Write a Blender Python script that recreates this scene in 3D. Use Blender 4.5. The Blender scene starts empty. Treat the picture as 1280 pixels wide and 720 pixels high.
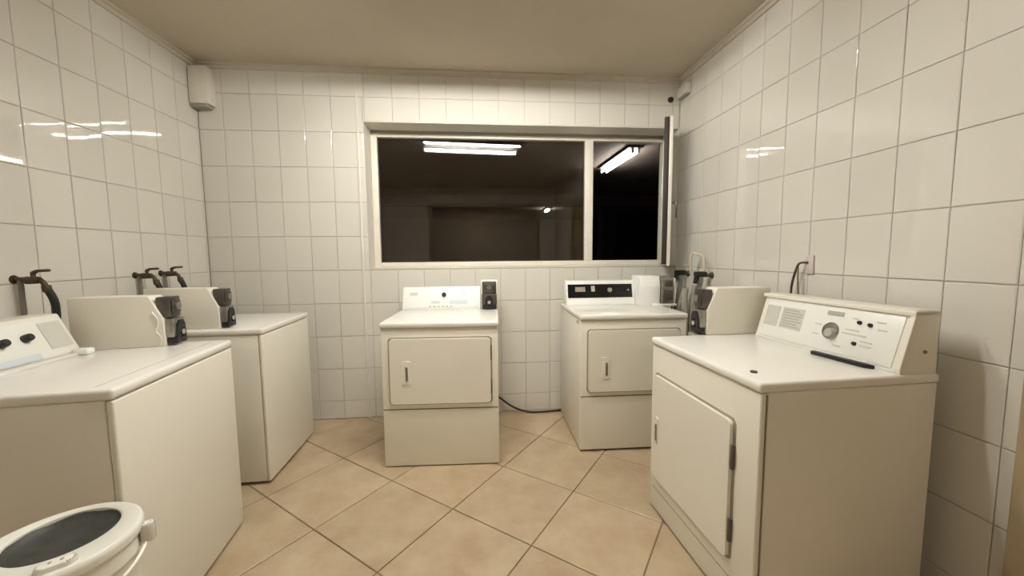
import bpy, bmesh, math, random
from mathutils import Vector, Matrix
random.seed(7)
S = bpy.context.scene
COL = S.collection
PI = math.pi

# ------------------------------------------------------------ camera
CAM_H = 1.264
cd = bpy.data.cameras.new('camera'); cam = bpy.data.objects.new('camera', cd); COL.objects.link(cam)
cd.sensor_width = 36; cd.lens = 475.9 / 1280 * 36; cd.clip_start = 0.02; cd.clip_end = 60
yaw, pitch, roll = 0.090, -0.086, 0.009
fwd = Vector((math.sin(yaw) * math.cos(pitch), math.cos(yaw) * math.cos(pitch), math.sin(pitch)))
right0 = Vector((math.cos(yaw), -math.sin(yaw), 0)); up0 = right0.cross(fwd)
right = right0 * math.cos(roll) - up0 * math.sin(roll); up = right0 * math.sin(roll) + up0 * math.cos(roll)
m = Matrix((right, up, -fwd)).transposed().to_4x4(); m.translation = Vector((0, 0, CAM_H)); cam.matrix_world = m
S.camera = cam
# ------------------------------------------------------------ world (night) and exposure
w = bpy.data.worlds.new('night'); S.world = w; w.use_nodes = True
w.node_tree.nodes['Background'].inputs[0].default_value = (0.02, 0.022, 0.03, 1)
w.node_tree.nodes['Background'].inputs[1].default_value = 0.009
S.view_settings.view_transform = 'Standard'; S.view_settings.look = 'None'
S.view_settings.exposure = 4.0; S.view_settings.gamma = 1; S.view_settings.use_curve_mapping = False
TUBE_POWER = 11.6
TUBE_COLOR = (1.0, 0.975, 0.90)
OUTSIDE_POWER = 1.9
HALL_FILL_POWER = 4.6

# ------------------------------------------------------------ room sizes
XL, XR, YB, YF, H = -1.962, 1.619, 2.994, -1.5, 2.63
WX0, WZ0, WZ1 = -0.828, 1.165, 2.262        # window opening (reaches the right wall)
GY = 3.204                                   # glass plane

# ------------------------------------------------------------ materials
MATS = {}
def mat(name, color, rough=0.5, metal=0.0, spec=0.5, var=0.0, noise=0.0, nscale=6.0, bump=0.0, bscale=60.0, emit=None, coat=0.0, dark=None):
    if name in MATS: return MATS[name]
    M = bpy.data.materials.new(name); M.use_nodes = True; nt = M.node_tree; b = nt.nodes['Principled BSDF']
    b.inputs['Roughness'].default_value = rough; b.inputs['Metallic'].default_value = metal
    b.inputs['Specular IOR Level'].default_value = spec; b.inputs['Coat Weight'].default_value = coat
    b.inputs['Coat Roughness'].default_value = 0.05
    c = (*color, 1); b.inputs['Base Color'].default_value = c
    out = None
    if noise > 0:
        tc = nt.nodes.new('ShaderNodeTexCoord'); n = nt.nodes.new('ShaderNodeTexNoise'); n.inputs['Scale'].default_value = nscale
        n.inputs['Detail'].default_value = 5; n.inputs['Roughness'].default_value = 0.6
        geo = nt.nodes.new('ShaderNodeNewGeometry'); nt.links.new(geo.outputs['Position'], n.inputs['Vector'])
        r = nt.nodes.new('ShaderNodeValToRGB'); r.color_ramp.elements[0].position = 0.35; r.color_ramp.elements[1].position = 0.68
        dk = dark or tuple(x * (1 - noise) for x in color)
        r.color_ramp.elements[0].color = (*dk, 1); r.color_ramp.elements[1].color = c
        nt.links.new(n.outputs['Fac'], r.inputs['Fac']); out = r.outputs['Color']
    if var > 0:
        oi = nt.nodes.new('ShaderNodeObjectInfo'); mr = nt.nodes.new('ShaderNodeMapRange')
        mr.inputs['To Min'].default_value = 1 - var; mr.inputs['To Max'].default_value = 1 + var * 0.4
        nt.links.new(oi.outputs['Random'], mr.inputs['Value'])
        hs = nt.nodes.new('ShaderNodeHueSaturation'); nt.links.new(mr.outputs['Result'], hs.inputs['Value'])
        if out: nt.links.new(out, hs.inputs['Color'])
        else: hs.inputs['Color'].default_value = c
        out = hs.outputs['Color']
    if out: nt.links.new(out, b.inputs['Base Color'])
    if bump > 0:
        n2 = nt.nodes.new('ShaderNodeTexNoise'); n2.inputs['Scale'].default_value = bscale
        g2 = nt.nodes.new('ShaderNodeNewGeometry'); nt.links.new(g2.outputs['Position'], n2.inputs['Vector'])
        bp = nt.nodes.new('ShaderNodeBump'); bp.inputs['Strength'].default_value = bump; bp.inputs['Distance'].default_value = 0.004
        nt.links.new(n2.outputs['Fac'], bp.inputs['Height']); nt.links.new(bp.outputs['Normal'], b.inputs['Normal'])
    if emit:
        b.inputs['Emission Color'].default_value = (*emit[0], 1); b.inputs['Emission Strength'].default_value = emit[1]
    MATS[name] = M; return M

M_TILE = mat('glazed_tile', (0.72, 0.695, 0.625), rough=0.010, spec=0.75, var=0.03, bump=0.008, bscale=9)
M_GROUT = mat('wall_grout', (0.58, 0.54, 0.46), rough=0.85, noise=0.2, nscale=14)
M_PLASTER = mat('white_plaster', (0.76, 0.72, 0.64), rough=0.7, noise=0.06, nscale=3)
M_CEIL = mat('ceiling_paint', (0.56, 0.49, 0.385), rough=0.55, noise=0.08, nscale=1.6, bump=0.12, bscale=14)
M_COVE = mat('cove_paint', (0.56, 0.51, 0.42), rough=0.6)
M_FLOORT = mat('floor_tile', (0.575, 0.465, 0.315), rough=0.33, var=0.07, noise=0.22, nscale=5.5, bump=0.08, bscale=25, dark=(0.46, 0.34, 0.215))
M_FGROUT = mat('floor_grout', (0.33, 0.25, 0.16), rough=0.9, noise=0.3, nscale=10)
M_ENAMEL = mat('cream_enamel', (0.83, 0.795, 0.70), rough=0.30, noise=0.04, nscale=2.2)
M_TOP = mat('white_top_enamel', (0.83, 0.81, 0.75), rough=0.22, noise=0.03, nscale=5)
M_WHITE = mat('white_plastic', (0.86, 0.86, 0.83), rough=0.35)
M_PANEL = mat('pale_control_panel', (0.82, 0.82, 0.76), rough=0.30)
M_PRINT = mat('grey_print', (0.44, 0.43, 0.38), rough=0.5)
M_PRINTL = mat('pale_grey_print', (0.60, 0.59, 0.52), rough=0.5)
M_BLACK = mat('black_plastic', (0.012, 0.012, 0.014), rough=0.35)
M_GLOSSBLK = mat('black_gloss_panel', (0.006, 0.006, 0.008), rough=0.15)
M_GAP = mat('dark_gap', (0.10, 0.085, 0.065), rough=0.8)
M_SHADOWGREY = mat('grey_seam', (0.34, 0.31, 0.25), rough=0.7)
M_STEEL = mat('brushed_steel', (0.40, 0.38, 0.34), rough=0.32, metal=0.9, noise=0.25, nscale=40)
M_DSTEEL = mat('dark_steel', (0.16, 0.15, 0.13), rough=0.38, metal=0.8, noise=0.3, nscale=60)
M_CHROME = mat('chrome', (0.75, 0.74, 0.70), rough=0.15, metal=1.0)
M_BRASS = mat('tarnished_brass', (0.10, 0.075, 0.05), rough=0.4, metal=0.7)
M_HOSE = mat('grey_hose', (0.22, 0.21, 0.185), rough=0.55)
M_HOSEB = mat('black_rubber_hose', (0.015, 0.015, 0.015), rough=0.45)
M_BEIGE = mat('beige_plastic_pipe', (0.62, 0.54, 0.43), rough=0.45)
M_BLUE = mat('dark_blue_plastic', (0.02, 0.022, 0.09), rough=0.4)
M_FRAME = mat('cream_window_paint', (0.80, 0.75, 0.66), rough=0.35, noise=0.05, nscale=10)
M_DOOR = mat('tan_door_paint', (0.42, 0.33, 0.20), rough=0.45, noise=0.12, nscale=4)
M_BIN = mat('white_bin_plastic', (0.84, 0.83, 0.76), rough=0.32)
M_LINER = mat('dark_bin_liner', (0.060, 0.060, 0.054), rough=0.55, noise=0.4, nscale=18, bump=0.3, bscale=25)
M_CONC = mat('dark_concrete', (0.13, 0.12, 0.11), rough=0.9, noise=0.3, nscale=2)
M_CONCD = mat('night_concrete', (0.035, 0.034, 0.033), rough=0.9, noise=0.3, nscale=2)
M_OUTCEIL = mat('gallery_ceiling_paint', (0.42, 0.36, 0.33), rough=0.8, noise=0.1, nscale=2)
M_HALL = mat('hall_paint', (0.50, 0.45, 0.38), rough=0.8)
M_TUBE = mat('lit_tube', (1, 1, 1), emit=(TUBE_COLOR, TUBE_POWER))
M_TUBEFILL = mat('hall_fill_tube', (1, 1, 1), emit=((1.0, 0.86, 0.68), HALL_FILL_POWER))
M_TUBEO = mat('lit_outdoor_tube', (1, 1, 1), emit=((1.0, 0.93, 0.82), OUTSIDE_POWER))
M_RUST = mat('rust_mark', (0.38, 0.20, 0.11), rough=0.8)
def glass_mat():
    M = bpy.data.materials.new('window_glass'); M.use_nodes = True; nt = M.node_tree; nt.nodes.clear()
    o = nt.nodes.new('ShaderNodeOutputMaterial'); g = nt.nodes.new('ShaderNodeBsdfGlass')
    g.inputs['IOR'].default_value = 1.5; g.inputs['Roughness'].default_value = 0; g.inputs['Color'].default_value = (0.96, 0.95, 0.94, 1)
    nt.links.new(g.outputs[0], o.inputs[0]); return M
M_GLASS = glass_mat()

# ------------------------------------------------------------ mesh helpers
def xf(bm, verts, M):
    if M is not None: bmesh.ops.transform(bm, matrix=M, verts=verts)
def box(bm, x0, x1, y0, y1, z0, z1, bev=0.0, seg=2, M=None):
    t = bmesh.new(); bmesh.ops.create_cube(t, size=1)
    for v in t.verts: v.co = Vector((x0 + (v.co.x + .5) * (x1 - x0), y0 + (v.co.y + .5) * (y1 - y0), z0 + (v.co.z + .5) * (z1 - z0)))
    if bev > 0:
        bev = min(bev, .49 * min(abs(x1 - x0), abs(y1 - y0), abs(z1 - z0)))
        bmesh.ops.bevel(t, geom=t.edges[:], offset=bev, segments=seg, profile=0.5, affect='EDGES')
    join(bm, t, M)
def join(bm, t, M=None):
    if M is not None: bmesh.ops.transform(t, matrix=M, verts=t.verts)
    mp = {v: bm.verts.new(v.co) for v in t.verts}
    for f in t.faces:
        try: bm.faces.new([mp[v] for v in f.verts])
        except ValueError: pass
    t.free()
def prism(bm, prof, x0, x1, axis='x', bev=0.0, M=None, seg=2):
    """profile points (a,b) extruded along axis. axis x: (y,z); axis z: (x,y); axis y: (x,z)"""
    t = bmesh.new()
    def P(a, b, c): return {'x': (c, a, b), 'z': (a, b, c), 'y': (a, c, b)}[axis]
    v0 = [t.verts.new(P(a, b, x0)) for a, b in prof]; v1 = [t.verts.new(P(a, b, x1)) for a, b in prof]; n = len(prof)
    t.faces.new(v0); t.faces.new(v1[::-1])
    for i in range(n): t.faces.new((v0[i], v1[i], v1[(i + 1) % n], v0[(i + 1) % n]))
    bmesh.ops.recalc_face_normals(t, faces=t.faces)
    if bev > 0: bmesh.ops.bevel(t, geom=t.edges[:], offset=bev, segments=seg, profile=0.5, affect='EDGES')
    join(bm, t, M)
def rrect(w, h, r, seg=5, cx=0, cy=0):
    pts = []
    for (sx, sy, a0) in ((1, -1, -90), (1, 1, 0), (-1, 1, 90), (-1, -1, 180)):
        for i in range(seg + 1):
            a = math.radians(a0 + 90 * i / seg)
            pts.append((cx + sx * (w / 2 - r) + r * math.cos(a), cy + sy * (h / 2 - r) + r * math.sin(a)))
    return pts
def cyl(bm, p0, p1, r0, r1=None, n=16, caps=True):
    tube(bm, [p0, p1], [r0, r0 if r1 is None else r1], n)
def tube(bm, pts, rad, n=10, caps=True):
    pts = [Vector(p) for p in pts]; k = len(pts)
    if not isinstance(rad, (list, tuple)): rad = [rad] * k
    rings = []; prev = None
    for i, p in enumerate(pts):
        d = (pts[min(i + 1, k - 1)] - pts[max(i - 1, 0)]).normalized()
        if prev is None:
            a = Vector((0, 0, 1)) if abs(d.z) < .9 else Vector((1, 0, 0)); u = d.cross(a).normalized()
        else: u = (prev - d * prev.dot(d)).normalized()
        prev = u; v = d.cross(u)
        rings.append([bm.verts.new(p + (u * math.cos(2 * PI * j / n) + v * math.sin(2 * PI * j / n)) * rad[i]) for j in range(n)])
    for i in range(k - 1):
        for j in range(n): bm.faces.new((rings[i][j], rings[i][(j + 1) % n], rings[i + 1][(j + 1) % n], rings[i + 1][j]))
    if caps: bm.faces.new(rings[0][::-1]); bm.faces.new(rings[-1])
def smooth_path(pts, k=6):
    P = [Vector(p) for p in pts]; P = [2 * P[0] - P[1]] + P + [2 * P[-1] - P[-2]]; out = []
    for i in range(1, len(P) - 2):
        for j in range(k):
            t = j / k
            out.append(0.5 * ((2 * P[i]) + (P[i + 1] - P[i - 1]) * t + (2 * P[i - 1] - 5 * P[i] + 4 * P[i + 1] - P[i + 2]) * t * t + (3 * P[i] - P[i - 1] - 3 * P[i + 1] + P[i + 2]) * t ** 3))
    out.append(P[-2]); return out
def lathe(bm, prof, n=48, c=(0, 0, 0), close=False):
    rings = []
    for r, z in prof: rings.append([bm.verts.new((c[0] + r * math.cos(2 * PI * j / n), c[1] + r * math.sin(2 * PI * j / n), c[2] + z)) for j in range(n)])
    for i in range(len(rings) - 1):
        for j in range(n): bm.faces.new((rings[i][j], rings[i][(j + 1) % n], rings[i + 1][(j + 1) % n], rings[i + 1][j]))
    return rings
def obj(name, bm, material, parent=None, smooth=True, loc=None):
    bmesh.ops.recalc_face_normals(bm, faces=bm.faces)
    me = bpy.data.meshes.new(name); bm.to_mesh(me); bm.free(); me.materials.append(material)
    if smooth:
        for p in me.polygons: p.use_smooth = True
        me.set_sharp_from_angle(angle=math.radians(38))
    o = bpy.data.objects.new(name, me); COL.objects.link(o)
    if parent is not None: o.parent = parent
    if loc: o.location = loc
    return o
def tag(o, label, cat, group=None):
    o['label'] = label; o['category'] = cat
    if group: o['group'] = group
    return o
def thing(name, label, cat, loc=(0, 0, 0), rz=0.0, group=None):
    o = bpy.data.objects.new(name, None); COL.objects.link(o); o.location = loc; o.rotation_euler = (0, 0, rz); o.empty_display_size = .1
    return tag(o, label, cat, group)
def struct(name, bm, m, parent=None, smooth=False):
    o = obj(name, bm, m, parent, smooth)
    if parent is None: o['kind'] = 'structure'
    return o
def B(*a, **k):
    bm = bmesh.new(); box(bm, *a, **k); return bm

# ------------------------------------------------------------ setting: shells
TP = 0.006    # tile thickness proud of the grout bed
floor = struct('floor', B(XL - .1, XR + .1, YF - .1, YB + .36, -.12, -TP), M_FGROUT)
ceiling = struct('ceiling', B(XL - .1, XR + .1, YF - .1, YB + .36, H, H + .15), M_CEIL)
bm = bmesh.new()
box(bm, XL - .1, WX0, YB + TP, YB + .34, -.1, H)
box(bm, WX0, XR + .15, YB + TP, YB + .34, -.1, WZ0)
box(bm, WX0, XR + .15, YB + TP, YB + .34, WZ1, H)
wall_back = struct('wall_back', bm, M_GROUT)
wall_left = struct('wall_left', B(XL - .15, XL - TP, YF - .1, YB + .34, -.1, H), M_GROUT)
DY0, DY1, DZ = 0.02, 0.93, 2.10   # door in the right wall
bm = bmesh.new()
box(bm, XR + TP, XR + .15, DY1, YB + .34, -.1, H)
box(bm, XR + TP, XR + .15, YF - .1, DY0, -.1, H)
box(bm, XR + TP, XR + .15, DY0, DY1, DZ, H)
wall_right = struct('wall_right', bm, M_GROUT)
# wall behind the camera, with an open doorway into a hall with an added fill light
HX0, HX1, HZ = -0.92, 1.25, 2.27
bm = bmesh.new()
box(bm, XL - .1, HX0, YF - .12, YF, 0, H); box(bm, HX1, XR + .1, YF - .12, YF, 0, H); box(bm, HX0, HX1, YF - .12, YF, HZ, H)
wall_front = struct('wall_front', bm, M_PLASTER)
bm = bmesh.new()
box(bm, HX0 - .4, HX1 + .4, YF - 2.6, YF - .12, -.1, 0)
box(bm, HX0 - .4, HX1 + .4, YF - 2.6, YF - .12, 2.6, 2.7)
box(bm, HX0 - .5, HX0 - .4, YF - 2.6, YF - .12, 0, 2.6)
box(bm, HX1 + .4, HX1 + .5, YF - 2.6, YF - .12, 0, 2.6)
box(bm, HX0 - .5, HX1 + .5, YF - 2.7, YF - 2.6, 0, 2.6)
struct('wall_hall', bm, M_HALL)
bm = bmesh.new()
box(bm, HX0 - .05, HX0 + .02, YF - .13, YF + .015, 0, HZ, bev=.004); box(bm, HX1 - .02, HX1 + .05, YF - .13, YF + .015, 0, HZ, bev=.004)
box(bm, HX0 - .05, HX1 + .05, YF - .13, YF + .015, HZ - .02, HZ + .05, bev=.004)
struct('trim_6', bm, M_DOOR)

# window reveal lining (plaster)
bm = bmesh.new()
box(bm, WX0, WX0 + .006, YB + .001, GY - .02, WZ0, WZ1)
box(bm, WX0 + .006, XR, YB + .001, GY - .02, WZ1 - .006, WZ1)
box(bm, WX0 + .006, XR, YB + .001, GY - .02, WZ0, WZ0 + .008)
box(bm, XR - .0, XR + TP, YB + .001, GY + .06, WZ0, WZ1)
struct('trim_5', bm, M_PLASTER)

# ------------------------------------------------------------ wall tiles: each tile an object
tile_cache = {}
def tile_mesh(w, h, g=.0013):
    key = (round(w, 3), round(h, 3))
    if key in tile_cache: return tile_cache[key]
    W, Hh, e = w / 2 - g, h / 2 - g, .0035
    t = bmesh.new()
    base = [t.verts.new((x, y, 0)) for x, y in ((-W, -Hh), (W, -Hh), (W, Hh), (-W, Hh))]
    mid = [t.verts.new((x, y, TP - .0016)) for x, y in ((-W, -Hh), (W, -Hh), (W, Hh), (-W, Hh))]
    top = [t.verts.new((x, y, TP)) for x, y in ((-W + e, -Hh + e), (W - e, -Hh + e), (W - e, Hh - e), (-W + e, Hh - e))]
    for a, b in ((base, mid), (mid, top)):
        for i in range(4): t.faces.new((a[i], a[(i + 1) % 4], b[(i + 1) % 4], b[i]))
    t.faces.new(top)
    me = bpy.data.meshes.new('tile'); t.to_mesh(me); t.free(); me.materials.append(M_TILE); tile_cache[key] = me; return me
RB = {'back': Matrix(((1, 0, 0), (0, 0, -1), (0, 1, 0))),      # local x->X, y->Z, z-> -Y
      'left': Matrix(((0, 0, 1), (1, 0, 0), (0, 1, 0))),       # local x->Y, y->Z, z->+X
      'right': Matrix(((0, 0, -1), (-1, 0, 0), (0, 1, 0)))}    # local x->-Y, y->Z, z->-X
def put_tile(parent, side, a0, a1, z0, z1):
    if a1 - a0 < .012 or z1 - z0 < .012: return
    o = bpy.data.objects.new('tile', tile_mesh(a1 - a0, z1 - z0)); COL.objects.link(o); o.parent = parent
    a, z = (a0 + a1) / 2, (z0 + z1) / 2
    pos = {'back': (a, YB + TP, z), 'left': (XL - TP, a, z), 'right': (XR + TP, a, z)}[side]
    tilt = Matrix.Rotation(random.gauss(0, .0022), 3, 'X') @ Matrix.Rotation(random.gauss(0, .0022), 3, 'Y')
    M = (RB[side] @ tilt).to_4x4(); M.translation = Vector(pos); o.matrix_world = M
rows = [0.0] + [0.142 + 0.2545 * k for k in range(10)] + [H - .001]
def cut(a0, a1, z0, z1, side, parent, hole):
    if hole:
        hx0, hx1, hz0, hz1 = hole
        if a1 > hx0 + 1e-4 and a0 < hx1 - 1e-4 and z1 > hz0 + 1e-4 and z0 < hz1 - 1e-4:
            if a0 < hx0 - .012: put_tile(parent, side, a0, hx0, z0, z1)
            if a1 > hx1 + .012: put_tile(parent, side, hx1, a1, z0, z1)
            b0, b1 = max(a0, hx0), min(a1, hx1)
            if z0 < hz0 - .012: put_tile(parent, side, b0, b1, z0, hz0)
            if z1 > hz1 + .012: put_tile(parent, side, b0, b1, hz1, z1)
            return
    put_tile(parent, side, a0, a1, z0, z1)
cols_back = sorted([-.865 - .1860 * i for i in range(1, 6)] + [XL, -.865] + [-.865 + .0515] + [-.017 + .1975 * i for i in range(-4, 9)])
cols_back = [c for c in cols_back if XL <= c < XR - .01] + [XR]
cols_back = [c for i, c in enumerate(cols_back) if i == 0 or c - cols_back[i - 1] > .02]
for i in range(len(cols_back) - 1):
    for j in range(len(rows) - 1): cut(cols_back[i], cols_back[i + 1], rows[j], rows[j + 1], 'back', wall_back, (WX0, XR + 1, WZ0, WZ1))
cl = [1.9 + .1795 * i for i in range(-11, 7)]; cl = [c for c in cl if c < YB - .01] + [YB]
for i in range(len(cl) - 1):
    for j in range(len(rows) - 1): cut(cl[i], cl[i + 1], rows[j], rows[j + 1], 'left', wall_left, None)
cr = [1.0 + .1835 * i for i in range(0, 12)]; cr = [DY1 + .03] + [c for c in cr if c < YB - .01] + [YB]
for i in range(len(cr) - 1):
    for j in range(len(rows) - 1): cut(cr[i], cr[i + 1], rows[j], rows[j + 1], 'right', wall_right, None)
# tiling behind the camera's position, joined
def tile_field(parent, side, a0, a1, pitch, hole=None):
    t = bmesh.new(); a = a1
    while a - pitch > a0:
        for j in range(len(rows) - 1):
            z0, z1 = rows[j], rows[j + 1]; b0, b1 = a - pitch, a
            if hole and b1 > hole[0] and b0 < hole[1] and z1 > hole[2] and z0 < hole[3]: continue
            g = .0016
            if side == 'left': box(t, XL - TP, XL, b0 + g, b1 - g, z0 + g, z1 - g)
            else: box(t, XR, XR + TP, b0 + g, b1 - g, z0 + g, z1 - g)
        a -= pitch
    o = obj('tile_field', t, M_TILE, parent, False); o['kind'] = 'stuff'
tile_field(wall_left, 'left', YF, cl[0], .1795)
tile_field(wall_right, 'right', YF, DY1 + .03, .1835, (DY0 - .08, DY1 + .08, 0, DZ + .06))

# ------------------------------------------------------------ floor tiles, laid diagonally, clipped to the room
O = Vector((-.143, 1.827)); e1 = Vector((.3575, -.2790)); e2 = Vector((.2790, .3575))
def clip(poly, lim):
    for ax, s, v in lim:
        out = []
        for i in range(len(poly)):
            p, q = poly[i], poly[(i + 1) % len(poly)]; dp, dq = s * (p[ax] - v), s * (q[ax] - v)
            if dp <= 0: out.append(p)
            if (dp < 0 < dq) or (dq < 0 < dp): out.append(p.lerp(q, dp / (dp - dq)))
        poly = out
        if len(poly) < 3: return []
    return poly
lim = [(0, 1, XR - .001), (0, -1, XL + .001), (1, 1, YB - .001), (1, -1, YF + .001)]
fu, fv = e1.normalized(), e2.normalized(); L1 = e1.length / 2 - .0028
for i in range(-12, 13):
    for j in range(-12, 13):
        c = O + e1 * (i + .5) + e2 * (j + .5)
        def ring(L): return clip([c + fu * a * L + fv * b * L for a, b in ((-1, -1), (1, -1), (1, 1), (-1, 1))], lim)
        r0, r1 = ring(L1), ring(L1 - .0025)
        if len(r0) < 3 or len(r1) != len(r0): 
            if len(r1) < 3: continue
            r0 = r1
        ar = abs(sum(r0[k].x * r0[(k + 1) % len(r0)].y - r0[k].y * r0[(k + 1) % len(r0)].x for k in range(len(r0)))) / 2
        if ar < .0006: continue
        t = bmesh.new(); n = len(r0)
        a = [t.verts.new((p.x, p.y, -TP)) for p in r0]; b = [t.verts.new((p.x, p.y, -.0016)) for p in r0]; d = [t.verts.new((p.x, p.y, 0)) for p in r1]
        for k in range(n):
            t.faces.new((a[k], a[(k + 1) % n], b[(k + 1) % n], b[k]))
            t.faces.new((b[k], b[(k + 1) % n], d[(k + 1) % n], d[k]))
        t.faces.new(d)
        obj('tile', t, M_FLOORT, floor, False)

# ------------------------------------------------------------ cove trims, conduit, door
def cove(name, M, L):
    t = bmesh.new(); prism(t, [(0, 0), (0, -.035), (-.012, -.035), (-.016, -.016), (-.032, -.012), (-.032, 0)], 0, L, 'x', M=M); return struct(name, t, M_COVE)
Mx = Matrix.Translation((XL, YB, H)); cove('trim_1', Mx, XR - XL)
cove('trim_2', Matrix.Translation((XL, YF, H)) @ Matrix.Rotation(PI / 2, 4, 'Z'), YB - YF - .033)
cove('trim_3', Matrix.Translation((XR, YB - .033, H)) @ Matrix.Rotation(-PI / 2, 4, 'Z'), YB - YF - .033)
bm = bmesh.new(); box(bm, -.872, -.858, YB - .009, YB + .002, 0.0, H - .036, bev=.003)
struct('trim_4', bm, M_PLASTER)
bm = bmesh.new()
box(bm, XR - .018, XR + .15, DY1 - .02, DY1 + .028, 0, DZ + .05, bev=.004)
box(bm, XR - .018, XR + .15, DY0 - .05, DY0 + .02, 0, DZ + .05, bev=.004)
box(bm, XR - .018, XR + .15, DY0 + .02, DY1 - .02, DZ - .02, DZ + .05, bev=.004)
d1 = struct('door_1', bm, M_DOOR)
obj('door_leaf', B(XR + .008, XR + .048, DY0 + .022, DY1 - .022, .008, DZ - .022, bev=.003), M_DOOR, d1)
bm = bmesh.new(); cyl(bm, (XR + .008, .12, 1.02), (XR - .045, .12, 1.02), .009); cyl(bm, (XR - .045, .12, 1.02), (XR - .045, .24, 1.02), .009)
obj('door_handle', bm, M_CHROME, d1)

# ------------------------------------------------------------ window
FY0, FY1 = GY - .03, GY + .03
bm = bmesh.new(); x0, x1, z0, z1 = WX0 + .006, XR, WZ0 + .008, 2.232
box(bm, x0, x0 + .046, FY0, FY1, z0, z1, bev=.004); box(bm, x1 - .04, x1, FY0, FY1, z0, z1, bev=.004)
box(bm, x0 + .046, x1 - .04, FY0, FY1, z1 - .03, z1, bev=.004); box(bm, x0 + .046, x1 - .04, FY0, FY1, z0, z0 + .04, bev=.004)
win = struct('window_1', bm, M_FRAME, smooth=True)
obj('head_board', B(x0, x1, FY0 + .012, FY1, z1, WZ1, bev=.002), mat('shaded_head_grey', (.42, .40, .35), rough=.6), win)  # grey carries the shade under the window head
obj('mullion', B(.905, .975, FY0 - .004, FY1, z0 + .038, z1 - .028, bev=.004), M_FRAME, win)
bm = bmesh.new()
box(bm, x0 + .040, .908, GY - .003, GY + .003, z0 + .034, z1 - .026)
obj('glass_pane', bm, M_GLASS, win, False)
obj('glass_pane', B(x0 + .040, .908, GY + .012, GY + .018, z0 + .034, z1 - .026), M_GLASS, win, False)  # second pane added to strengthen the room's reflection
bm = bmesh.new()
gx0, gx1, gz0, gz1 = x0 + .046, .905, z0 + .04, z1 - .03
for a in ((gx0, gx0 + .007, gz0, gz1), (gx1 - .007, gx1, gz0, gz1), (gx0, gx1, gz0, gz0 + .007), (gx0, gx1, gz1 - .007, gz1)):
    box(bm, a[0], a[1], GY - .014, GY - .003, a[2], a[3])
obj('glazing_bead', bm, M_GAP, win, False)
# open casement, swung inward on the right jamb
hinge = Vector((1.590, 3.165)); free = Vector((1.378, 2.665)); Ls = (free - hinge).length; ang = math.atan2(free.y - hinge.y, free.x - hinge.x)
MS = Matrix.Translation((hinge.x, hinge.y, 0)) @ Matrix.Rotation(ang, 4, 'Z')
bm = bmesh.new(); sz0, sz1 = WZ0 + .012, 2.236
box(bm, 0, .045, -.018, .018, sz0, sz1, bev=.004, M=MS); box(bm, Ls - .045, Ls, -.006, .018, sz0, sz1, bev=.004, M=MS)
box(bm, .045, Ls - .045, -.018, .018, sz0, sz0 + .045, bev=.004, M=MS); box(bm, .045, Ls - .045, -.018, .018, sz1 - .045, sz1, bev=.004, M=MS)
sash = obj('casement_sash', bm, M_FRAME, win); sash['label'] = 'narrow cream casement swung open into the room'
obj('glass_pane', B(.04, Ls - .04, -.003, .003, sz0 + .04, sz1 - .04, M=MS), M_GLASS, sash, False)
ws = obj('edge_strip', B(Ls - .040, Ls - .001, -.040, -.007, sz0 + .01, sz1 - .004, bev=.003, M=MS), mat('dark_brown_strip', (.035, .026, .022), rough=.6), sash); ws['label'] = 'dark brown strip along the free edge'  # dark strip down the free stile
bm = bmesh.new(); box(bm, Ls - .03, Ls - .015, .018, .05, 1.62, 1.64, bev=.003, M=MS); box(bm, Ls - .032, Ls - .013, .046, .058, 1.52, 1.645, bev=.004, M=MS)
obj('sash_handle', bm, M_DSTEEL, sash)
bm = bmesh.new()
for z in (1.35, 2.05): cyl(bm, (hinge.x + .008, hinge.y + .002, z - .04), (hinge.x + .008, hinge.y + .002, z + .04), .007)
obj('hinge', bm, M_DSTEEL, sash)

# ------------------------------------------------------------ outside the window: covered gallery at night
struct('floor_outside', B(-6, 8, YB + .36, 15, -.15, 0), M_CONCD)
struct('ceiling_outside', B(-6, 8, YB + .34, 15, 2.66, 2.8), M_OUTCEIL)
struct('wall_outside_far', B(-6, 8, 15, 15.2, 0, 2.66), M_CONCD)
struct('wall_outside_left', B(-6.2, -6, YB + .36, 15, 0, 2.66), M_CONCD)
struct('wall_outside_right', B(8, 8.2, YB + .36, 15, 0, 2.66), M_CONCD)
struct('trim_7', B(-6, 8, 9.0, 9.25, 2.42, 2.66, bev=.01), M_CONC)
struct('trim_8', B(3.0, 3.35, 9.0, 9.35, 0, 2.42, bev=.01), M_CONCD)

# ------------------------------------------------------------ ceiling lights
def strip_light(name, label, loc, rz, L, tube_m, gap, group=None, ceil=H, lip=.084):
    t = thing(name, label, 'light', (loc[0], loc[1], ceil), rz, group)
    b_ = bmesh.new(); prism(b_, [(-gap / 2 - .066, 0), (-gap / 2 - .062, -lip), (-gap / 2 - .056, -lip), (-gap / 2 - .050, -.028), (gap / 2 + .050, -.028), (gap / 2 + .056, -lip), (gap / 2 + .062, -lip), (gap / 2 + .066, 0)], -L / 2 - .03, L / 2 + .03, 'x', bev=.003)  # side lips shaped to keep tube light off the wall tops
    obj('housing', b_, mat('grey_metal_housing', (.075, .072, .065), rough=.6), t)
    for s in (-1, 1):
        b_ = bmesh.new(); cyl(b_, (-L / 2, s * gap / 2, -.07), (L / 2, s * gap / 2, -.07), .015, n=14); tb = obj('tube', b_, tube_m, t)
        for e in (-1, 1): obj('lamp_holder', B(e * (L / 2 + .012) - .012, e * (L / 2 + .012) + .012, s * gap / 2 - .013, s * gap / 2 + .013, -.092, -.026, bev=.003), M_WHITE, t)
    return t
strip_light('ceiling_light', 'twin tube strip light on the laundry room ceiling, mirrored in the big window pane', (-.04, 1.66), math.radians(-5), 1.12, M_TUBE, .33)
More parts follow.
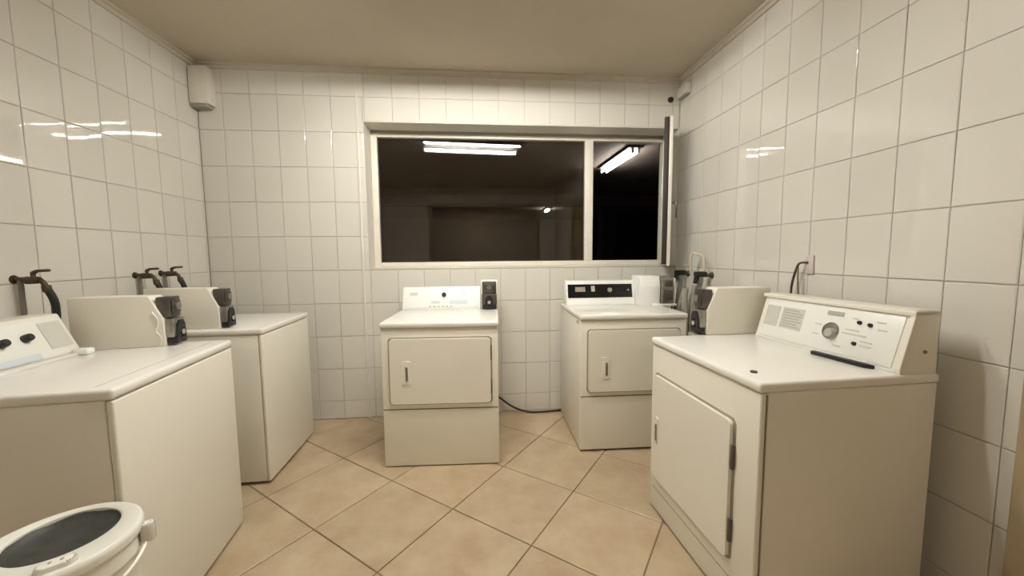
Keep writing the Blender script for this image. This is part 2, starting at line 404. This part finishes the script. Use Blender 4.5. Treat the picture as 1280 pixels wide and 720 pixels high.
strip_light('ceiling_light', 'fill light added out of view in the hall behind the open doorway', (.15, -2.7), 0, 1.1, M_TUBEFILL, .16, ceil=2.6)  # lamp added as fill for the machine sides facing the doorway
strip_light('ceiling_light', 'lit tube light on the gallery ceiling seen through the open window', (2.06, 5.5), math.radians(90), 1.2, M_TUBEO, .08, ceil=2.66, lip=.029)
strip_light('ceiling_light', 'small far tube light glowing behind the big window pane', (2.13, 11.5), math.radians(90), 0.6, M_TUBEO, .05, ceil=2.66, lip=.029)

# ------------------------------------------------------------ machines
def rx(a): return Matrix.Rotation(a, 4, 'X')
def cabinet(t, w, d, h, foot=.018, lip=.012, mat_=None):
    """front at local y=0, width along +x, depth +y."""
    e = mat_ or M_ENAMEL
    obj('cabinet', B(0.002, w - .002, .022, d, foot, h - .034, bev=.005), e, t)
    obj('front_panel', B(0, w, 0, .0205, foot, h - .036, bev=.007, seg=3), e, t)
    obj('worktop', B(-.004, w + .004, -lip, d + .002, h - .034, h, bev=.012, seg=4), M_TOP, t)
    for x in (.05, w - .05):
        for y in (.06, d - .06):
            b_ = bmesh.new(); cyl(b_, (x, y, 0), (x, y, foot + .004), .02); obj('foot', b_, M_BLACK, t)
def slab(prof_w, prof_h, r, cx, cz, y0, y1, bev=.004):
    b_ = bmesh.new(); prism(b_, rrect(prof_w, prof_h, r, cx=cx, cy=cz), y0, y1, 'y', bev=0)
    if bev:
        fs = [f for f in b_.faces if abs(f.normal.y) > .9 and abs(f.calc_center_median().y - min(y0, y1)) < 1e-5]
        es = {e for f in fs for e in f.edges}
        bmesh.ops.bevel(b_, geom=list(es), offset=bev, segments=3, profile=.5, affect='EDGES')
    return b_
def dryer_door(t, x0, x1, z0, z1, hx, hz, hinge_x, hw=.05, hh=.135):
    obj('door_groove', slab(x1 - x0 + .018, z1 - z0 + .018, .022, (x0 + x1) / 2, (z0 + z1) / 2, -.003, .002, bev=0), M_SHADOWGREY, t)  # grey slab, shade of the recess around the door put into its colour
    dr = obj('door', slab(x1 - x0, z1 - z0, .018, (x0 + x1) / 2, (z0 + z1) / 2, -.017, -.002, bev=.006), M_ENAMEL, t)
    b_ = slab(hw, hh, .01, hx, hz, -.0215, -.016, bev=.002)
    hd = obj('door_handle', b_, M_TOP, dr)
    obj('grip', slab(.014, hh * .62, .005, hx + .004, hz - .008, -.0245, -.021, bev=.001), M_STEEL, dr)
    for z in (z0 + .13 * (z1 - z0), z0 + .66 * (z1 - z0)):
        obj('hinge', B(hinge_x - .005, hinge_x + .005, -.012, .0, z, z + .085, bev=.002), M_GAP, dr)
def seam(t, w, z, x0=.004):
    obj('panel_seam', B(x0, w - .004, -.0015, .002, z - .0025, z + .0025), M_GAP, t, False)
def console(t, x0, x1, y0, h, zt, d=.10, slope=.055, mat_=None, panel=None, rim=.014, cap=.0):
    """wedge standing on the worktop, front leaning back. returns function placing things on the slope"""
    b_ = bmesh.new()
    prism(b_, [(y0, zt), (y0, zt + .012), (y0 + slope, zt + h - .012), (y0 + slope + .006, zt + h), (y0 + d, zt + h), (y0 + d, zt)], x0, x1, 'x', bev=.004)
    c = obj('console', b_, mat_ or M_ENAMEL, t)
    L = math.hypot(slope, h - .024); a = math.atan2(slope, h - .024)
    def F(x, s, off=0.0):   # frame on the slope: local x right, local z up the slope, local -y out
        return Matrix.Translation((x, y0, zt + .012)) @ rx(-a) @ Matrix.Translation((0, -off, s))
    if panel:
        b_ = bmesh.new(); box(b_, 0, x1 - x0 - 2 * rim, -.003, .002, 0, L - .004, bev=.001, M=F(x0 + rim, .002))
        obj('control_panel', b_, panel, t)
    return F, L
def plate(t, name, F, x, s, w, h, m, off=.003, th=.0012, parent=None):
    b_ = bmesh.new(); box(b_, 0, w, -th, 0.0, 0, h, M=F(x, s, off)); return obj(name, b_, m, parent or t, False)
def knob(t, F, x, s, r, m, h=.018, name='knob', parent=None):
    b_ = bmesh.new(); M = F(x, s, .003) @ rx(PI / 2)
    tb = bmesh.new(); lathe(tb, [(0.0001, h), (r * .8, h), (r * .92, h * .85), (r, h * .3), (r, 0)], 24); join(b_, tb, M)
    return obj(name, b_, m, t)
def printed_lines(t, F, x, s, w, h, n, m=None):
    b_ = bmesh.new()
    for i in range(n):
        ww = w * random.uniform(.75, 1)
        z = h * (i + .2) / n; box(b_, 0, ww, -.0008, 0, z, z + h / n * .5, M=F(x, s, .0045))
    obj('printed_instructions', b_, m or M_PRINT, t, False)
def meter(t, x0, x1, yf, zt, h, d=.22, side=None, wide=None):
    """coin meter housing with slanted top front; coin slide on its face"""
    b_ = bmesh.new()
    prism(b_, [(yf, zt), (yf - .0, zt + h * .52), (yf + .045, zt + h * .97), (yf + .052, zt + h), (yf + d, zt + h), (yf + d, zt)], x0, x1, 'x', bev=.005)
    c = obj('coin_meter_housing', b_, M_ENAMEL, t)
    xm = (x0 + x1) / 2; ww = (wide or min(x1 - x0 - .02, .104)) / 2
    b_ = bmesh.new()
    box(b_, xm - ww, xm + ww, yf - .022, yf + .03, zt + h * .56, zt + h * .97, bev=.005)
    box(b_, xm - ww * .75, xm + ww * .75, yf - .03, yf - .02, zt + h * .64, zt + h * .9, bev=.004)
    m1 = obj('coin_slide', b_, M_DSTEEL, t)
    b_ = bmesh.new(); box(b_, xm - ww * 1.08, xm + ww * 1.08, yf - .034, yf + .002, zt + .035, zt + h * .55, bev=.008)
    obj('coin_chute', b_, M_STEEL if side else M_DSTEEL, t)
    b_ = bmesh.new(); prism(b_, [(xm - .030, zt + .03), (xm - .024, zt + h * .42), (xm - .010, zt + h * .5), (xm + .010, zt + h * .5), (xm + .024, zt + h * .42), (xm + .030, zt + .03), (xm + .014, zt + .03), (xm + .009, zt + h * .33), (xm - .009, zt + h * .33), (xm - .014, zt + .03)], yf - .041, yf - .032, 'y')
    obj('coin_tray', b_, M_BLACK, t)
    b_ = bmesh.new(); cyl(b_, (xm, yf - .032, zt + .055), (xm, yf - .047, zt + .055), .012, n=20); obj('lock', b_, M_CHROME, t)
    b_ = bmesh.new(); box(b_, xm - ww, xm + ww, yf - .04, yf - .002, zt + .008, zt + .036, bev=.004); obj('coin_base', b_, M_BLACK, t)
    b_ = bmesh.new(); cyl(b_, (xm, yf - .03, zt + h * .78), (xm, yf - .037, zt + h * .78), .017, n=20); obj('lock', b_, M_STEEL, t)

# --- middle dryer under the window
W = .686
t = thing('tumble_dryer', 'white dryer standing alone under the window with one black knob on its console', 'dryer', (-.571, 2.244, 0), -.045, 'coin tumble dryers')
cabinet(t, W, .665, .88, foot=.006)
dryer_door(t, .052, .640, .395, .782, .147, .585, .642)
seam(t, W, .358)
F, Lp = console(t, .012, .566, .50, .160, .879, d=.13, slope=.05, mat_=M_WHITE, panel=M_WHITE)
knob(t, F, .305, .098, .0165, M_BLACK)
plate(t, 'logo_mark', F, .062, .095, .055, .022, M_PRINTL, off=.0033)
plate(t, 'logo_mark', F, .215, .035, .06, .018, M_PRINTL, off=.0033)
plate(t, 'logo_mark', F, .345, .03, .13, .026, mat('pale_blue_print', (.62, .68, .72)), off=.0033)
knob(t, F, .45, .105, .006, M_PRINTL, h=.006, name='indicator')
for i in range(6): plate(t, 'printed_mark', F, .20 + i * .03, .008, .016, .008, M_PRINT, off=.0035)
meter(t, .570, .690, .505, .879, .205, d=.13)

# --- dryer with black control panel
t = thing('tumble_dryer', 'dryer with a black control panel in the right rear corner', 'dryer', (.632, 2.295, 0), -.023, 'coin tumble dryers')
cabinet(t, W, .62, .89, foot=.014)
dryer_door(t, .052, .636, .400, .790, .160, .555, .640)
seam(t, W, .366)
F, Lp = console(t, .008, .525, .44, .178, .889, d=.13, slope=.035, mat_=M_WHITE)
pn = plate(t, 'control_panel', F, .020, .045, .485, .100, M_GLOSSBLK, off=.001, th=.003)
for (x, s, w_, h_) in ((.075, .090, .075, .035), (.195, .090, .028, .042)):
    plate(t, 'display', F, x, s, w_, h_, M_PRINT if w_ < .05 else M_SHADOWGREY, off=.0045)
knob(t, F, .335, .100, .017, M_SHADOWGREY, h=.014)
knob(t, F, .475, .100, .007, M_SHADOWGREY, h=.006, name='indicator')
b_ = bmesh.new()
prism(b_, [(.36, .889), (.355, 1.03), (.375, 1.105), (.53, 1.105), (.53, .889)], .527, .676, 'x', bev=.006); obj('coin_meter_housing', b_, M_WHITE, t)
b_ = bmesh.new(); prism(b_, [(.340, .905), (.335, 1.02), (.355, 1.10), (.48, 1.10), (.48, .905)], .680, .770, 'x', bev=.006); obj('coin_slide', b_, M_STEEL, t)
b_ = bmesh.new(); box(b_, .695, .755, .325, .342, .93, 1.0, bev=.004); box(b_, .70, .75, .322, .345, 1.03, 1.075, bev=.004); obj('coin_tray', b_, M_DSTEEL, t)
b_ = bmesh.new(); prism(b_, [(.36, .889), (.345, .95), (.36, 1.09), (.48, 1.09), (.48, .889)], .773, .790, 'x', bev=.004); obj('side_cheek', b_, M_WHITE, t)
obj('drip_tray', B(.62, .79, .33, .50, .889, .904, bev=.004), M_WHITE, t)
b_ = bmesh.new(); cyl(b_, (-.004, .05, .84), (-.010, .05, .84), .010); obj('screw_cap', b_, M_PRINT, t)

# --- big right dryer, front to the left
ry = .038; ox = .875 - W * math.sin(ry); oy = 1.078 + W * math.cos(ry)
t = thing('tumble_dryer', 'large cream dryer nearest on the right, its long control panel along the wall', 'dryer', (ox, oy, 0), -PI / 2 + ry, 'coin tumble dryers')
cabinet(t, W, .648, .861, foot=.010, lip=.008)
obj('side_seam', B(W - .003, W + .0008, .020, .0235, .02, .82), M_SHADOWGREY, t, False)
dryer_door(t, .045, .575, .19, .690, .085, .428, .581, hw=.028, hh=.13)
obj('lower_panel_seam', B(.03, .60, -.0012, .002, .118, .121), M_SHADOWGREY, t, False)
F, Lp = console(t, .055, W - .012, .505, .205, .860, d=.125, slope=.050, panel=M_PANEL, rim=.022)
b_ = bmesh.new(); prism(b_, [(.500, .860), (.497, .878), (.545, 1.062), (.552, 1.070), (.635, 1.070), (.640, .860)], W - .018, W - .002, 'x', bev=.003); obj('console_end', b_, M_ENAMEL, t)
b_ = bmesh.new(); box(b_, .050, W - .002, .542, .640, 1.052, 1.070, bev=.004); obj('console_cap', b_, M_ENAMEL, t)
obj('console_sill', B(.055, W - .02, .501, .51, .8605, .872, bev=.003), M_TOP, t)
for x, w_ in ((.085, .075), (.175, .11)):
    plate(t, 'instruction_label', F, x, .055, w_, .095, M_PRINTL, off=.0032)
    printed_lines(t, F, x + .006, .060, w_ - .012, .085, 7, M_PRINTL if w_ < .1 else M_PRINT)
dl = knob(t, F, .415, .085, .034, M_STEEL, h=.006, name='dial')
knob(t, F, .425, .075, .020, M_PRINT, h=.022)
plate(t, 'logo_mark', F, .385, .148, .065, .016, M_PRINT, off=.0045)
for x, s in ((.515, .135), (.553, .132), (.517, .055)): knob(t, F, x, s, .0075, M_BLACK, h=.008, name='button')
for (x, s, w_) in ((.47, .10, .05), (.46, .085, .09), (.485, .145, .02), (.57, .145, .03), (.345, .10, .03), (.345, .06, .025), (.535, .05, .04), (.535, .065, .04), (.44, .03, .03), (.58, .118, .03)):
    plate(t, 'printed_mark', F, x, s, w_, .005, M_PRINTL, off=.0035)
b_ = bmesh.new(); cyl(b_, (W - .001, .585, .935), (W + .003, .585, .935), .006); obj('screw_cap', b_, M_RUST, t)
# coin meter at the far end of this dryer
meter(t, -.080, .012, .276, .8610, .232, d=.34, side=True)
b_ = bmesh.new(); box(b_, -.078, -.002, .23, .60, .835, .8605, bev=.003); obj('meter_bracket', b_, M_SHADOWGREY, t)
b_ = bmesh.new(); cyl(b_, (.585, .055, .860), (.585, .055, .866), .011); obj('screw_cap', b_, M_BRASS, t)
b_ = bmesh.new(); cyl(b_, (.60, .04, .860), (.60, .04, .8635), .018); 

b_.free()
# thin dark strip lying on this dryer top
t = thing('squeegee_blade', 'thin black strip with a white edge lying on the right dryer top before its panel', 'strip', (1.341, 1.272, .8616), math.radians(-84))
b_ = bmesh.new(); prism(b_, [(-.105, -.016), (.085, -.018), (.112, 0), (.085, .006), (-.105, .004)], 0, .014, 'z', bev=.002); obj('black_blade', b_, M_BLACK, t)
b_ = bmesh.new(); prism(b_, [(-.10, .0045), (.08, .0065), (.08, .014), (-.10, .011)], 0, .017, 'z', bev=.002); obj('white_edge', b_, M_WHITE, t)

# --- near left washer, front to the right
t = thing('washing_machine', 'large white washer nearest on the left, coin box at its far end', 'washer', (-1.053, 1.166, 0), PI / 2 + .113, 'coin washing machines')
cabinet(t, .662, .64, .891, foot=.014, lip=.003)
F, Lp = console(t, .01, .535, .47, .162, .8905, d=.15, slope=.06, panel=M_PANEL)
knob(t, F, .365, .088, .0145, M_BLACK, h=.022)
knob(t, F, .285, .085, .0145, M_BLACK, h=.022)
plate(t, 'instruction_label', F, .430, .03, .085, .105, M_PRINTL, off=.0035)
plate(t, 'instruction_label', F, .05, .04, .12, .08, M_PRINTL, off=.0035)
obj('console_sill', B(.01, .50, .445, .475, .8905, .902, bev=.003), M_TOP, t)
plate(t, 'blue_label_strip', F, .18, .004, .20, .022, mat('pale_blue_print', (.62, .68, .72)), off=.0045)
obj('corner_block', B(.485, .525, .415, .47, .8905, .915, bev=.008), M_WHITE, t)
meter(t, .578, .668, .208, .8905, .216, d=.33, side=True)
b_ = bmesh.new(); 
tube(b_, smooth_path([(.576, .228, .895), (.575, .218, .93), (.576, .236, .96), (.575, .224, 1.0), (.576, .245, 1.04)]), .0022, 6)
obj('white_cord', b_, M_WHITE, t)
obj('lid_seam', B(.03, .63, .06, .0625, .8895, .8915), M_SHADOWGREY, t, False)

# --- far left washer
t = thing('washing_machine', 'white washer in the far left corner with its coin box at the near end', 'washer', (-1.166, 2.143, 0), PI / 2 + .027, 'coin washing machines')
cabinet(t, .601, .66, .881, foot=.018, lip=.003)
meter(t, .033, .125, .227, .8805, .222, d=.36, side=True)
F, Lp = console(t, .13, .585, .50, .15, .8805, d=.14, slope=.05, panel=M_PANEL)
knob(t, F, .30, .07, .02, M_BLACK, h=.03); knob(t, F, .42, .07, .018, M_BLACK, h=.02)

# ------------------------------------------------------------ bin
t = thing('waste_bin', 'round white plastic bin with a dark open top in front of the near washer', 'bin', (-.975, .912, 0))
b_ = bmesh.new(); lathe(b_, [(.0001, .004), (.112, .004), (.118, .012), (.134, .545), (.141, .550), (.141, .560), (.138, .592), (.131, .59), (.112, .02), (.0001, .016)], 56); obj('bucket', b_, M_BIN, t)
b_ = bmesh.new(); n = 64; rings = []
for (r, z, ox_, oy_) in ((.140, .590, 0, 0), (.1455, .594, 0, 0), (.147, .608, 0, 0), (.145, .616, 0, 0), (.140, .620, 0, 0), (.103, .618, -.013, .030), (.097, .614, -.013, .030), (.0955, .600, -.013, .030), (.100, .594, -.013, .030)):
    rings.append([b_.verts.new((ox_ + r * math.cos(2 * PI * j / n), oy_ + r * math.sin(2 * PI * j / n), z)) for j in range(n)])
for i in range(len(rings)):
    A_, B_ = rings[i], rings[(i + 1) % len(rings)]
    for j in range(n): b_.faces.new((A_[j], A_[(j + 1) % n], B_[(j + 1) % n], B_[j]))
rim = obj('rim_lid', b_, M_BIN, t)
b_ = bmesh.new(); rr = lathe(b_, [(.0965, .609), (.093, .605), (.080, .597), (.05, .590), (.02, .592), (.0001, .594)], 48, c=(-.013, .030, 0))
for v in b_.verts: v.co.z += .0015 * math.sin(v.co.x * 90) + .001 * math.cos(v.co.y * 120)
obj('bin_liner', b_, M_LINER, t)
b_ = bmesh.new(); prism(b_, rrect(.062, .032, .015), .600, .631, 'z', bev=.006, M=Matrix.Translation((.080, -.078, 0)) @ Matrix.Rotation(math.radians(38), 4, 'Z')); ht = obj('lid_tab', b_, M_BIN, t)
for dx in (-.008, .009):
    b_ = bmesh.new(); c = Vector((.080 + dx * .8, -.078 + dx * .6, 0)); cyl(b_, (c.x, c.y, .630), (c.x, c.y, .6325), .0030, n=12); obj('rivet', b_, M_PRINT, ht)
b_ = bmesh.new(); prism(b_, rrect(.026, .024, .010), .556, .606, 'z', bev=.007, M=Matrix.Translation((.138, .070, 0)) @ Matrix.Rotation(math.radians(28), 4, 'Z')); obj('handle_lug', b_, M_BIN, t)
b_ = bmesh.new(); P = []
for i in range(25):
    a = math.radians(28 - 178 * i / 24); P.append((.153 * math.cos(a), .153 * math.sin(a), .565 - .055 * math.sin(PI * i / 24)))
tube(b_, P, .004, 8); obj('handle', b_, M_BIN, t)

# ------------------------------------------------------------ taps on the left wall
def left_tap(y, z, label, L):
    t = thing('wall_tap', label, 'tap', (XL, y, z), 0, 'washer taps on the left wall')
    b_ = bmesh.new(); cyl(b_, (0, 0, 0), (.008, 0, 0), .019, .015); cyl(b_, (.006, 0, 0), (L, 0, 0), .010)
    cyl(b_, (L - .035, 0, -.004), (L + .012, 0, -.004), .017, .015); obj('tap_body', b_, M_BRASS, t)
    b_ = bmesh.new(); cyl(b_, (L - .01, 0, 0), (L - .01, 0, .030), .008); tube(b_, smooth_path([(L - .012, 0, .024), (L + .004, .002, .034), (L + .020, .004, .036), (L + .048, .008, .037)]), [.009, .009, .009, .009, .008, .008, .007, .007, .006, .006, .006, .006, .006, .006, .006, .006, .006, .006, .006][:19], 8)
    obj('lever', b_, M_BRASS, t)
    b_ = bmesh.new(); tube(b_, smooth_path([(L, 0, .0), (L + .022, .002, -.012), (L + .032, .004, -.035)]), .010, 10); obj('spout', b_, M_BRASS, t)
    b_ = bmesh.new(); cyl(b_, (L + .032, .004, -.028), (L + .036, .004, -.055), .015); obj('coupling', b_, M_BRASS, t)
    b_ = bmesh.new(); tube(b_, smooth_path([(L + .036, .004, -.045), (L + .048, .010, -.085), (L + .050, .014, -.13), (L + .040, .012, -.2), (.06, 0, -.32), (.05, 0, -.55)]), .0140, 12); obj('hose', b_, M_HOSEB, t)
    b_ = bmesh.new(); cyl(b_, (.024, .0, -.004), (.024, .0, -.35), .009); obj('drain_pipe', b_, M_HOSE, t)
left_tap(1.800, 1.180, 'dark wall tap with black hose above the nearest washer', .085)
left_tap(2.375, 1.168, 'dark wall tap by the far washer, the left one of the pair', .075)
left_tap(2.555, 1.172, 'dark wall tap by the far washer, the right one of the pair', .075)

# ------------------------------------------------------------ taps and hoses in the right corner
def corner_tap(y, x, z, label, m2, hosept):
    t = thing('wall_tap', label, 'tap', (XR, y, z), 0, 'washer taps in the right corner')
    b_ = bmesh.new(); cyl(b_, (0, 0, 0), (-.012, 0, 0), .024, .018); cyl(b_, (-.01, 0, 0), (x - XR, 0, 0), .012); obj('tap_body', b_, M_DSTEEL, t)
    X = x - XR
    b_ = bmesh.new(); box(b_, X - .045, X + .040, -.020, .020, -.010, .028, bev=.011, seg=3); cyl(b_, (X - .03, 0, 0), (X - .04, 0, -.055), .014); obj('lever', b_, m2, t)
    b_ = bmesh.new(); cyl(b_, (X, 0, -.01), (X, 0, -.05), .019); obj('coupling', b_, M_STEEL, t)
    b_ = bmesh.new(); tube(b_, smooth_path([(X, 0, -.04)] + hosept), .016, 12); obj('hose', b_, M_HOSE, t)
corner_tap(2.80, 1.555, 1.110, 'black handled tap with a grey hose, left one in the right corner', M_BLACK, [(-.075, -.01, -.12), (-.10, -.02, -.2), (-.10, 0, -.34), (-.08, .02, -.6)])
corner_tap(2.50, 1.535, 1.112, 'black handled tap with a grey hose, right one in the right corner', M_BLACK, [(-.085, .01, -.1), (-.085, .0, -.2), (-.095, 0, -.34), (-.08, .02, -.6)])
b_ = bmesh.new(); tube(b_, smooth_path([(1.535, 2.62, 1.13), (1.53, 2.62, 1.22), (1.535, 2.61, 1.268), (1.545, 2.585, 1.262), (1.555, 2.53, 1.25), (1.555, 2.50, 1.22), (1.56, 2.50, 1.14)]), .009, 10)
tag(obj('bent_pipe', b_, M_BEIGE), 'beige bent pipe loop above the black taps in the right corner', 'pipe')
b_ = bmesh.new(); tube(b_, smooth_path([(1.49, 2.745, 1.075), (1.475, 2.74, 1.0), (1.46, 2.735, .90), (1.45, 2.73, .6)]), .006, 8)
tag(obj('black_cord', b_, M_HOSEB), 'thin black cord slanting down behind the black panel dryer', 'cord')
b_ = bmesh.new(); tube(b_, smooth_path([(1.40, 2.45, 1.03), (1.395, 2.45, .95), (1.40, 2.45, .86), (1.41, 2.46, .55)]), .020, 12)
tube(b_, smooth_path([(1.47, 2.46, 1.05), (1.455, 2.46, .95), (1.45, 2.46, .86), (1.45, 2.46, .55)]), .016, 12)
tag(obj('drain_hose', b_, mat('light_grey_hose', (.32, .30, .26), rough=.5)), 'pair of light grey drain hoses hanging in the right corner gap', 'hose')

# outlet with cords on the right wall
t = thing('wall_outlet', 'pale outlet with two brown cords behind the large right dryer', 'outlet', (XR, 1.72, 1.20))
obj('plate', B(-.009, 0, -.022, .022, -.04, .05, bev=.003), mat('pale_pink_plastic', (.62, .54, .52), rough=.4), t)
b_ = bmesh.new(); tube(b_, smooth_path([(-.008, .005, .015), (-.03, .03, .012), (-.035, .045, -.02), (-.035, .065, -.09), (-.03, .075, -.15), (-.03, .08, -.3)]), .0055, 8); obj('cord', b_, M_BRASS, t)
b_ = bmesh.new(); tube(b_, smooth_path([(-.03, .04, 0), (-.033, .035, -.05), (-.033, .032, -.10), (-.03, .03, -.15), (-.03, .03, -.3)]), .004, 8); obj('cord', b_, mat('brown_cord', (.22, .17, .11), rough=.5), t)

# ------------------------------------------------------------ small wall fittings
t = thing('junction_box', 'white junction box under the ceiling in the left rear corner', 'box', (-1.893, YB, 2.31))
obj('cover', B(-.064, .062, -.085, 0, .02, .270, bev=.006), M_PLASTER, t)
obj('base_slot', B(-.058, .040, -.080, -.006, 0, .019, bev=.003), M_SHADOWGREY, t)
t = thing('junction_box', 'small pale box under the ceiling beside the round black cap', 'box', (XR, 2.93, 2.46))
obj('cover', B(-.04, 0, -.10, .045, .012, .085, bev=.005), M_PLASTER, t)
obj('base_slot', B(-.034, -.004, -.09, .035, 0, .011), M_SHADOWGREY, t)
b_ = bmesh.new(); cyl(b_, (1.539, YB, 2.473), (1.539, YB - .016, 2.473), .022, .018, n=20)
tag(obj('pipe_cap', b_, M_BLACK), 'small round black cap on the wall above the open casement', 'cap')

# cable on the floor behind the dryers
b_ = bmesh.new(); tube(b_, smooth_path([(.02, 2.965, .22), (.13, 2.965, .15), (.26, 2.95, .055), (.38, 2.935, .014), (.52, 2.925, .012), (.70, 2.95, .014), (.85, 2.965, .05), (.95, 2.968, .16)]), .0075, 10)
tag(obj('power_cable', b_, M_HOSEB), 'dark cable drooping to the floor between the two rear dryers', 'cable')
